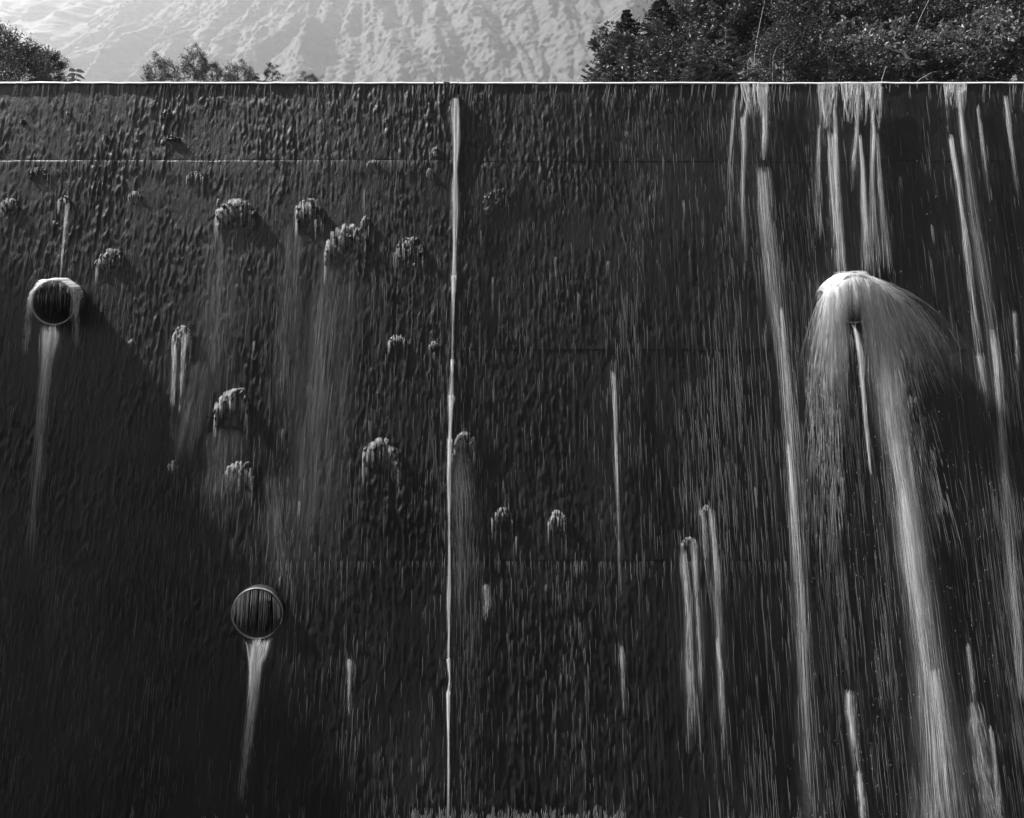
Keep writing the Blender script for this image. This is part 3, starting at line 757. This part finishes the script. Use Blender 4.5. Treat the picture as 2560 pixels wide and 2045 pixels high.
# white tufts hanging under the first joint at the left, faint ones under the others
for i in range(130):
    px = rng.uniform(0, 470) if rng.random() < .7 else rng.uniform(470, 1100)
    for q_ in range(3): dash(px + rng.normal(0, 1.5), 400, rng.uniform(8, 34), rng.uniform(.001, .0024), -.12, .014)
for i in range(80):
    for q_ in range(2): dash(rng.uniform(650, 2000), 1402, rng.uniform(10, 50), rng.uniform(.001, .002), None, .0)
tag(st.build('water_trickles', M['trickle']), kind='stuff', label='fine beads and trickles of water all over the dark dam face')

# long veils of film, right part of the face and lower left of the lumps
st = Strands(7)
for i in range(650):
    if rng.random() < .74: px = 1560 + 1040 * rng.random() ** .8; py = rng.uniform(215, 1950)
    else: px = rng.normal(620, 260); py = rng.uniform(560, 1500)
    L = rng.uniform(60, 330); sl_ = (px - 1240) / 8600
    y = np.linspace(py, py + L, 7)
    if y[-1] > 2060: continue
    st.add(P(px + sl_ * (y - py) + np.cumsum(rng.normal(0, .35, 7)), y, .014 if px < 1120 else -.006 + .012 * (px > 1560)), rng.uniform(.0007, .0017))
tag(st.build('water_film', M['film']), kind='stuff', label='long fine veils of water film on the dam face')

# droplets scattered in the air beside the dome and over the foot
def droplets(name, label, n, fn, mat):
    base = np.array([(0, 0, 4.5), (1, 0, 0), (-.5, .87, 0), (-.5, -.87, 0), (0, 0, -4.5)]); fc = np.array([(0, 1, 2), (0, 2, 3), (0, 3, 1), (4, 2, 1), (4, 3, 2), (4, 1, 3)])
    ce = np.array([fn() for _ in range(n)]); s = rng.uniform(.0012, .0034, (n, 1, 1))
    V = (ce[:, None, :] + base[None] * s).reshape(-1, 3)
    Fq = (fc[None] + (np.arange(n) * 5)[:, None, None]).reshape(-1, 3)
    tag(link(name, mesh_np(name, V, Fq, M[mat])), label=label, kind='stuff')
def dr():
    u = rng.random()
    if u < .55:
        px = rng.normal(2280, 130); py = rng.uniform(760, 2040)
    elif u < .8: px = rng.uniform(1950, 2560); py = rng.uniform(250, 2040)
    else: px = rng.normal(2080, 60); py = rng.uniform(800, 1500)
    return P(px, py, abs(rng.normal(.1, .15)) + .02)
droplets('water_drops', 'loose droplets flying around the right waterfalls', 700, dr, 'foam')

# splash tufts along the foot of the wall
st = Strands(5)
for i in range(90):
    px = rng.uniform(1030, 1560) if rng.random() < .8 else rng.uniform(100, 2500); h = rng.uniform(6, 42) * (1 if px < 1600 else .5)
    for q_ in range(6):
        x = px + rng.normal(0, 3); y = np.linspace(2052 - h * rng.uniform(.3, 1), 2056, 5)
        st.add(P(x + rng.normal(0, 1.2, 5), y, .10), rng.uniform(.0015, .0035))
tag(st.build('foot_splash', M['trickle']), kind='stuff', label='low white splashes along the foot of the dam')

# ------------------------------------------------------------------ moss lumps
def lump(px, py, wpx, hpx, prot, label, water=1.0, seed=0, side=-1):
    prot = prot * .8
    c = P(px, py); root = empty('moss_clump', tuple(float(v) for v in c)); tag(root, label, 'moss clump', 'moss clumps clinging to the dam face')
    sc_ = F / c[1]; w_ = wpx / sc_ / 2; h_ = hpx / sc_
    n, m = 54, 50; g = np.random.default_rng(seed + 500)
    U, Vv = np.meshgrid(np.linspace(-1, 1, n), np.linspace(0, 1, m))
    rough = field(n, m, .9, 1.8, seed + 900); r2_ = field(n, m, 3, 5, seed + 902)
    depth = np.zeros_like(U); nf = int(10 + wpx * .5); tops = []
    lean = g.uniform(-.25, .25)
    for i in range(nf):
        u = g.uniform(-.9, .9); top = .04 + .42 * abs(u + lean * .4) ** g.uniform(1.6, 2.6) + abs(g.normal(0, .13)) * (g.random() < .75)
        wi = g.uniform(.035, .14) * (60 / (wpx + 20)) ** .35; di = prot * g.uniform(.35, 1.0) * (1 - .45 * abs(u)); ln = g.uniform(.08, .30)
        uu = (U - u - .03 * np.sin(Vv * 9 + i)) / wi; sv = Vv - top - .05 * uu * uu
        d = di * np.clip(sv / .05, 0, 1) ** .6 * np.exp(-np.clip(sv, 0, 9) / ln) * np.sqrt(np.clip(1 - uu * uu, 0, 1))
        depth = np.maximum(depth, d); tops.append((u, top, di))
    body_ = prot * .42 * np.clip(1 - np.abs(U) ** 2.2, 0, 1) ** .8 * np.clip((Vv - .12 - .3 * U * U) / .15, 0, 1) * np.clip(1.0 - Vv, 0, 1) ** 1.2
    depth = np.maximum(depth, body_) + rough * prot * .2 * np.clip(depth / (prot * .3), 0, 1) + r2_ * prot * .06
    edge = np.minimum(np.minimum(1 - np.abs(U), Vv), 1 - Vv) / .08
    depth = depth * np.clip(edge, 0, 1); depth = np.where(edge < .3, -.03, depth - .002 - .014 * (1 - np.clip(depth / .012, 0, 1)))
    base = -0.02 if px > 1131 else 0.0
    zz = c[2] + (.5 - Vv) * h_ * 1.1
    Y = ywall(zz) - (depth + base) / cosb
    V = np.stack([U * w_ + c[0], Y, zz], -1).reshape(-1, 3) - c
    idx = np.arange(n * m).reshape(m, n)
    Fq = np.stack([idx[:-1, :-1], idx[1:, :-1], idx[1:, 1:], idx[:-1, 1:]], -1).reshape(-1, 4)
    link('moss_mound', mesh_np('moss_mound', V, Fq, M['moss']), root)
    ws = Strands(6)
    for i in range(int(wpx * 3.2 * water)):
        u, top, di = tops[g.integers(len(tops))]
        if side * u < -.2 and g.random() < .6: continue
        L = h_ * g.uniform(.08, .55) * (1.5 if abs(u) > .7 else 1); s_ = np.linspace(0, 1, 6)
        x = c[0] + (u + g.normal(0, .035)) * w_ + g.normal(0, .003) * s_
        zz = c[2] + (.5 - top - .01) * h_ * 1.1 - s_ * L + .006
        y = ywall(zz) - base - (di * np.minimum(1, .4 + 4 * s_) * np.exp(-s_ * L / h_ / .3) + .012)
        ws.add(np.stack([x, y, zz], -1), g.uniform(.0010, .0026))
    if len(ws): ws.build('water_fringe', M['foam'], root)['kind'] = 'stuff'

LUMPS = [
 (590, 540, 108, 90, .14, 'widest arched moss clump left of centre high on the dam', 1.3),
 (776, 540, 86, 90, .12, 'arched moss clump between the widest one and the jagged one', 1.1),
 (866, 612, 110, 110, .12, 'jagged moss clump with many water tips left of the centre joint', 1.2),
 (1024, 630, 80, 80, .09, 'dull rough moss clump nearest the joint at upper left', .35),
 (277, 655, 74, 72, .13, 'moss clump up and right of the upper left pipe', .9),
 (98, 437, 50, 40, .07, 'small dark moss patch near the top left corner', .1),
 (24, 520, 56, 50, .10, 'moss clump cut by the left edge of the photo', .9),
 (162, 512, 36, 46, .09, 'little moss knob directly above the upper left pipe', 1.6),
 (458, 850, 56, 74, .11, 'moss clump with two long drips right of the upper left pipe', 1.6),
 (582, 1020, 92, 96, .14, 'bright rimmed arched moss clump above the lower pipe', 1.5),
 (595, 1200, 90, 90, .08, 'flat moss clump in the shadow edge above the lower pipe', .8),
 (956, 1150, 108, 110, .13, 'large arched moss clump left of the joint at mid height', .7),
 (1160, 1118, 66, 76, .12, 'moss clump just right of the joint with a veil below', 2.2),
 (1256, 1300, 60, 60, .08, 'faint curled moss clump right of the joint', .45),
 (1394, 1310, 54, 66, .09, 'second moss clump right of the joint with twin trickles', .8),
 (433, 1168, 30, 34, .07, 'small moss knob inside the shadow edge at left', .8),
 (992, 855, 46, 40, .08, 'small moss knob under the third joint line left of centre', 1.2),
 (1086, 866, 30, 26, .06, 'tiny moss knob beside the joint at the third line', 1.0),
 (1762, 1280, 34, 36, .07, 'moss knob at the head of the paired streams', .6),
 (1722, 1360, 42, 34, .07, 'moss knob at the head of the jagged topped streams', .6),
 (1090, 385, 34, 36, .06, 'moss tuft just above the first joint line left of centre', .3),
 (1074, 432, 16, 22, .06, 'tiny bright knob just below the first joint line', 2.5),
 (415, 290, 30, 34, .05, 'upper one of two small dark tufts near the top left', .1),
 (425, 350, 50, 26, .05, 'lower one of two small dark tufts near the top left', .1),
 (932, 410, 32, 20, .05, 'short tuft pair under the first joint line', 1.2),
 (490, 446, 50, 36, .05, 'flat moss patch under the first joint line at left', .4),
 (337, 492, 34, 28, .05, 'thin crust with drips left of the widest clump', 1.1),
 (263, 348, 16, 24, .06, 'tiny white tipped knob in the top lift at left', 2.2),
 (172, 346 - 60, 14, 14, .05, 'speck of moss under the crest near the top left', .6),
 (56, 308, 16, 20, .05, 'small dark knob under the crest at the far left', .1),
 (914, 560, 24, 44, .09, 'upright bright knob on the right shoulder of the jagged clump', 1.8),
 (1240, 500, 70, 60, .05, 'rough crust patch right of the joint below the first line', .15),
 (330, 858, 24, 18, .04, 'tiny crusty tuft left of the two drip clump', .8),
]
for i, (px, py, w_, h_, pr, lab, wt) in enumerate(LUMPS): lump(px, py, w_, h_, pr, lab, wt, i)

# ------------------------------------------------------------------ vegetation
def tubes(name, segs, mat, parent, sides=6):
    V, Fq = [], []
    for pts, radii in segs:
        b = len(V)
        for (x, y, z), r_ in zip(pts, radii):
            for k in range(sides):
                a = 6.2832 * k / sides; V.append((x + r_ * math.cos(a), y + r_ * math.sin(a), z + .3 * r_ * math.sin(a)))
        for i in range(len(pts) - 1):
            for k in range(sides):
                Fq.append((b + i * sides + k, b + i * sides + (k + 1) % sides, b + (i + 1) * sides + (k + 1) % sides, b + (i + 1) * sides + k))
    return link(name, mesh_np(name, V, Fq, mat), parent)

def leaf_mesh(name, pos, dirs, length, width, mat):
    """folded leaves: pos (n,3) base, dirs (n,3) unit, length (n,)"""
    n = len(pos); up = rng.normal(0, 1, (n, 3)); up[:, 2] += .8
    side = np.cross(dirs, up); side /= np.linalg.norm(side, axis=1, keepdims=True) + 1e-9
    nrm = np.cross(side, dirs); L = length[:, None]; W = width * L
    tip = pos + dirs * L - nrm * L * .12
    mid = pos + dirs * L * .45
    V = np.stack([pos, mid + side * W + nrm * W * .35, tip, mid - side * W + nrm * W * .35], 1).reshape(-1, 3)
    b = (np.arange(n) * 4)[:, None]
    Fq = np.concatenate([b + np.array([[0, 1, 2]]), b + np.array([[0, 2, 3]])], 0)
    return mesh_np(name, V, Fq, mat, False)

def broad_tree(seed, rx, rz, H, nleaf, leafl, mat, name='broadleaf_tree', bark='bark', ncl=70, width=.24):
    """crown centre at the object's origin, trunk reaching down H"""
    g = np.random.default_rng(seed); root = empty(name)
    cl = []
    while len(cl) < ncl:
        p = g.normal(0, 1, 3); p /= np.linalg.norm(p); p *= g.uniform(.35, 1.0) ** .6
        lump_ = 1 + .22 * math.sin(3 * math.atan2(p[1], p[0]) + seed) + .15 * math.sin(5 * p[2] + seed * 2)
        cl.append(p * np.array([rx, rx, rz]) * lump_)
    cl = np.array(cl); per = nleaf // ncl; pos, dr_ = [], []
    for c in cl:
        out = c / (np.linalg.norm(c) + 1e-6); sz = rx * g.uniform(.13, .27)
        ntw = max(3, per // 9)
        for _ in range(ntw):
            d = out * .7 + g.normal(0, .6, 3) + np.array([0, 0, .25]); d /= np.linalg.norm(d)
            s0 = c + g.normal(0, sz * .45, 3)
            t = g.uniform(0, 1, 9)[:, None]
            pos.append(s0 + d * t * sz * 1.7)
            q_ = d * .6 + g.normal(0, .7, (9, 3)); q_[:, 2] -= .15; dr_.append(q_ / np.linalg.norm(q_, axis=1, keepdims=True))
    pos = np.concatenate(pos); dr_ = np.concatenate(dr_)
    link('crown', leaf_mesh('crown', pos, dr_, g.uniform(.6, 1.25, len(pos)) * leafl, width, mat), root)
    segs = [([(0.1, 0, -H), (0, 0, -H * .5), (.05, 0, -rz * .3), (0, 0, rz * .6)], [.05 * rx + .05, .045 * rx + .03, .03 * rx + .02, .01])]
    tubes('trunk', segs, M[bark], root, 8)
    bs = []
    for c in cl[::3]:
        s0 = np.array([0, 0, min(-rz * .6 + (c[2] + rz) * .4, c[2])]); md = (s0 + c) / 2 + np.array([0, 0, -.08 * rx])
        bs.append(([tuple(s0), tuple(md), tuple(c)], [.018 * rx + .006, .012 * rx + .003, .003]))
    tubes('branches', bs, M[bark], root, 5)['kind'] = 'stuff'
    return root

def fir_tree(seed, H, Rr, mat, name='fir_tree', droop=.25, whorls=26, nb=9, tw=.9):
    """tip at the origin, trunk reaching down H"""
    g = np.random.default_rng(seed); root = empty(name)
    tubes('trunk', [([(0, 0, -H), (0, 0, -H * .5), (0, 0, 0)], [.14, .08, .008])], M['bark'], root, 7)
    V, Fq = [], []
    for wv in range(whorls):
        k = (wv + .3) / whorls; z = -H * .8 * k; L0 = Rr * (k ** .8) * g.uniform(.75, 1.15)
        for b in range(nb):
            a = g.uniform(0, 6.283); L = L0 * g.uniform(.6, 1.15) + .05
            d = np.array([math.cos(a), math.sin(a), 0]); s = np.array([-d[1], d[0], 0]); ns = max(5, int(L / .07))
            for i in range(ns):
                t = i / ns; zc = z - droop * L * math.sin(t * 2.2) + .16 * L * t * t
                base = d * L * t + np.array([0, 0, zc])
                ln = (.10 + .34 * L * (1 - t)) * tw * g.uniform(.6, 1.1) * min(1, .4 + t * 2)
                for sg in (-1, 1):
                    e = base + (d * .55 + s * sg * .8) * ln + np.array([0, 0, -.22 * ln + g.normal(0, .02)])
                    b0 = len(V); wd = .035 + .05 * ln
                    V += [tuple(base - d * wd * .6), tuple(base + d * wd + np.array([0, 0, .02])), tuple(e), tuple((base + e) / 2 + np.array([0, 0, -.045]))]
                    Fq += [(b0, b0 + 1, b0 + 2), (b0, b0 + 3, b0 + 2)]
    link('boughs', mesh_np('boughs', V, Fq, mat, False), root)
    return root

def copy_thing(o):
    c = o.copy(); C.objects.link(c)
    for ch in o.children:
        d = ch.copy(); C.objects.link(d); d.parent = c; d.matrix_parent_inverse = ch.matrix_parent_inverse
    return c

used = set()
def put(proto, px, py, Y, scale, label, cat, group=None, rz=None, squash=1.0):
    if id(proto) in used: o = copy_thing(proto)
    else: o = proto; used.add(id(proto))
    o.location = ((px - 1280) / F * Y, Y, (HY - py) / F * Y)
    o.scale = (scale, scale, scale * squash); o.rotation_euler = (0, 0, R.uniform(0, 6.28) if rz is None else rz)
    tag(o, label, cat, group); return o

T = [broad_tree(21, 2.2, 2.2, 7.5, 10000, .25, M['leaf'], ncl=46),
     broad_tree(22, 2.2, 2.0, 7.5, 12000, .18, M['leaf_dark'], ncl=60),
     broad_tree(23, 2.2, 2.4, 7.5, 9000, .27, M['leaf_pale'], ncl=44, width=.3),
     broad_tree(24, 2.2, 2.1, 7.5, 15000, .12, M['leaf_dark'], ncl=70)]
G = 'broadleaf trees on the right bank'
RT = [ # px, py, Y, radius px, proto, label
 (1575, 178, 22, 92, 0, 'rounded leafy tree at the left end of the right bank'),
 (1680, 165, 23, 100, 1, 'dense dark tree right behind the leafy end tree'),
 (1705, 60, 30, 90, 3, 'fine leaved tree beside the fir tops at the top edge'),
 (1800, 40, 29, 105, 0, 'mid grey tree above the layered cedar'),
 (1960, 150, 24, 105, 3, 'small leaved dark tree right of the layered cedar'),
 (1930, 20, 30, 110, 1, 'dark tree cut by the top edge above the small leaved one'),
 (2060, 70, 28, 110, 0, 'leafy tree over the broad triple waterfall'),
 (2080, 175, 23, 85, 1, 'low dark tree directly behind the crest over the triple waterfall'),
 (2190, 150, 24, 105, 2, 'pale big leaved tree right of the triple waterfall'),
 (2170, 10, 30, 105, 3, 'shadowy tree at the top edge above the pale one'),
 (2320, 60, 28, 110, 1, 'dark tree above and right of the pale big leaved one'),
 (2330, 175, 23, 85, 0, 'low leafy tree behind the crest over the rightmost fall'),
 (2440, 130, 25, 105, 2, 'pale leaved tree near the right edge'),
 (2420, 0, 31, 105, 3, 'tree in the upper right with a darker crown'),
 (2550, 60, 28, 115, 1, 'dark tree cut by the right edge'),
 (2560, 180, 24, 90, 3, 'low fine leaved tree in the right corner above the crest'),
 (1860, -90, 36, 130, 2, 'pale tree rising past the top edge near the middle'),
 (2060, -90, 37, 130, 0, 'tall tree rising past the top edge over the waterfall'),
 (2280, -100, 37, 130, 3, 'tall dark tree rising past the top edge at right'),
 (2500, -100, 37, 130, 1, 'tall dark tree rising past the top right corner'),
 (1760, 120, 33, 110, 3, 'hidden dark tree behind the layered cedar'),
 (2250, 90, 36, 130, 1, 'rear dark tree filling the gap at right centre'),
 (1990, 90, 36, 130, 1, 'rear dark tree filling the gap over the waterfall'),
 (2470, 90, 36, 130, 0, 'rear tree filling the gap near the right edge'),
]
for px, py, Y, rp, k, lab in RT: put(T[k], px, py, Y, rp * Y / F / 2.35, lab, 'tree', G)

fir = fir_tree(41, 6.0, 2.7, M['needle'], whorls=42, nb=12, tw=1.1)
put(fir, 1566, 24, 27, 1.0, 'pointed dark fir standing alone against the hazy mountain', 'fir tree', rz=.4)
put(fir, 1652, -12, 28, 1.35, 'larger dark fir right of the lone pointed fir', 'fir tree', rz=2.4)
ced = fir_tree(42, 6.0, 2.2, M['bough'], 'cedar_tree', .34, 20, 9, 1.25)
put(ced, 1815, 50, 23, 1.0, 'layered pale cedar with drooping boughs behind the crest', 'cedar tree', rz=.9)
put(ced, 1740, 96, 21.5, .6, 'smaller layered cedar left of the big drooping one', 'cedar tree', rz=3.1)

# pale bare stems among the right trees
def stem(pts, Y, label):
    Y += 1.6
    V = [((x - 1280) / F * Y, Y + i * .15, (HY - y) / F * Y) for i, (x, y) in enumerate(pts)]
    root = empty('bare_stem', V[-1]); tag(root, label, 'bare branch', 'pale bare stems in the right bank trees')
    b = np.array(V[-1]); V = [tuple(np.array(v) - b) for v in V]
    n = len(V); tubes('stem', [(V, [.006 + .007 * i / n for i in range(n)])], M['bark_pale'], root, 6)
for pts, Y, lab in (
    ([(1912, 0), (1907, 40), (1902, 80), (1898, 130), (1900, 205)], 21.5, 'pale upright bare stem above the narrow crest waterfall'),
    ([(1985, 95), (1965, 100), (1950, 112), (1946, 130), (1948, 205)], 21, 'arched pale bare branch left of the triple waterfall'),
    ([(2322, 0), (2312, 30), (2300, 65), (2290, 110), (2280, 205)], 21.5, 'slanting pale stem at upper right'),
    ([(2216, 165), (2216, 180), (2214, 206)], 19.5, 'short pale stem standing on the crest line'),
    ([(2355, 176), (2335, 178), (2318, 188), (2300, 206)], 20, 'low curved pale twig near the rightmost crest fall')): stem(pts, Y, lab)

# left trees and saplings
TL = [broad_tree(31, 1.5, 1.5, 6.0, 16000, .11, M['leaf_dark'], ncl=80), broad_tree(32, 1.2, 1.3, 5.0, 8000, .10, M['leaf_dark'], 'sapling', ncl=46, width=.2),
      broad_tree(33, .7, 1.4, 4.5, 4000, .10, M['leaf_dark'], 'sapling', ncl=36, width=.2)]
GL = 'trees and saplings on the left bank'
for px, py, Y, rp, k, lab, cat, sq in (
    (48, 175, 22, 62, 0, 'broad bushy tree low in the top left corner', 'tree', 1),
    (-32, 135, 23, 52, 0, 'taller tree cut by the left edge', 'tree', 1.1),
    (118, 172, 21.5, 36, 0, 'small round tree at the right of the left cluster', 'tree', 1),
    (405, 185, 20, 42, 1, 'leftmost sapling of the middle bush row', 'sapling', 1),
    (484, 165, 20, 34, 1, 'tallest sapling of the middle bush row', 'sapling', 1.35),
    (530, 188, 20, 36, 1, 'sapling right of the tallest one', 'sapling', 1),
    (594, 192, 21, 36, 1, 'round sapling in the second bush group', 'sapling', 1),
    (682, 190, 21, 30, 2, 'spiky sapling with splayed twigs', 'sapling', .8),
    (640, 202, 21, 22, 2, 'low sapling between the round and the spiky one', 'sapling', .8),
    (775, 206, 22, 28, 1, 'lowest and rightmost sapling of the left half', 'sapling', .8),
    (368, 200, 20, 18, 2, 'sparse twiggy sapling at the left end of the bush row', 'sapling', .8)):
    base = {0: 1.3, 1: 1.25, 2: 1.0}[k]
    put(TL[k], px, py, Y, rp * Y / F / base, lab, cat, GL, squash=sq)

# large leaved weed
def weed():
    Y = 12.05; b = ((190 - 1280) / F * Y, Y, ZT + .02); root = empty('weed', b)
    tag(root, 'drooping large leaved weed behind the crest at left', 'weed')
    tubes('stem', [([(0, 0, 0), (0.01, 0, .1), (0, 0, .28)], [.006, .005, .003])], M['bark'], root, 6)
    for i, (x, z, L, a) in enumerate(((0, .28, .16, 2.5), (0, .27, .17, .5), (.0, .22, .16, 2.9), (.0, .21, .16, -.1), (0, .14, .15, 3.3), (0, .13, .16, -.3), (0, .07, .26, -.15), (0, .06, .22, 3.3), (.2, .06, .14, .3), (-.25, .05, .2, 2.9), (.02, .2, .16, -1.0), (-.02, .2, .15, -2.2))):
        V = []; Fq = []; n = 6
        for j in range(n):
            t = j / (n - 1); an = a - (1 if math.cos(a) > 0 else -1) * t * .9
            cx = x + L * t * math.cos(a); cz = z + L * t * math.sin(a) * .7 - L * .45 * t * t; wd = .038 * math.sin(math.pi * (t * .9 + .08))
            V += [(cx, -.6 * wd + R.uniform(-.01, .01), cz + wd * .6), (cx, .0, cz - .006), (cx, .6 * wd, cz - wd * .8)]
        for j in range(n - 1):
            for q_ in range(2): Fq.append((3 * j + q_, 3 * j + q_ + 1, 3 * j + q_ + 4, 3 * j + q_ + 3))
        link('leaf', mesh_np('leaf', V, Fq, M['leaf']), root)
weed()

# ------------------------------------------------------------------ haze: one closed box of thin air
def haze():
    x0, x1, y0, y1, z0, z1 = -2550, 2550, -950, 2950, ZB - 2.3, 790
    V = [(x, y, z) for z in (z0, z1) for y in (y0, y1) for x in (x0, x1)]
    Fq = [(0, 2, 3, 1), (4, 5, 7, 6), (0, 1, 5, 4), (2, 6, 7, 3), (0, 4, 6, 2), (1, 3, 7, 5)]
    m = bpy.data.materials.new('haze_air'); m.use_nodes = True; nt = m.node_tree; nt.nodes.clear()
    pv = nt.nodes.new('ShaderNodeVolumePrincipled'); pv.inputs['Color'].default_value = (1, 1, 1, 1)
    pv.inputs['Density'].default_value = 0.00019; pv.inputs['Anisotropy'].default_value = 0.5
    o = nt.nodes.new('ShaderNodeOutputMaterial'); nt.links.new(pv.outputs[0], o.inputs['Volume'])
    tag(link('haze', mesh_np('haze', V, Fq, m, False)), kind='stuff')
haze()
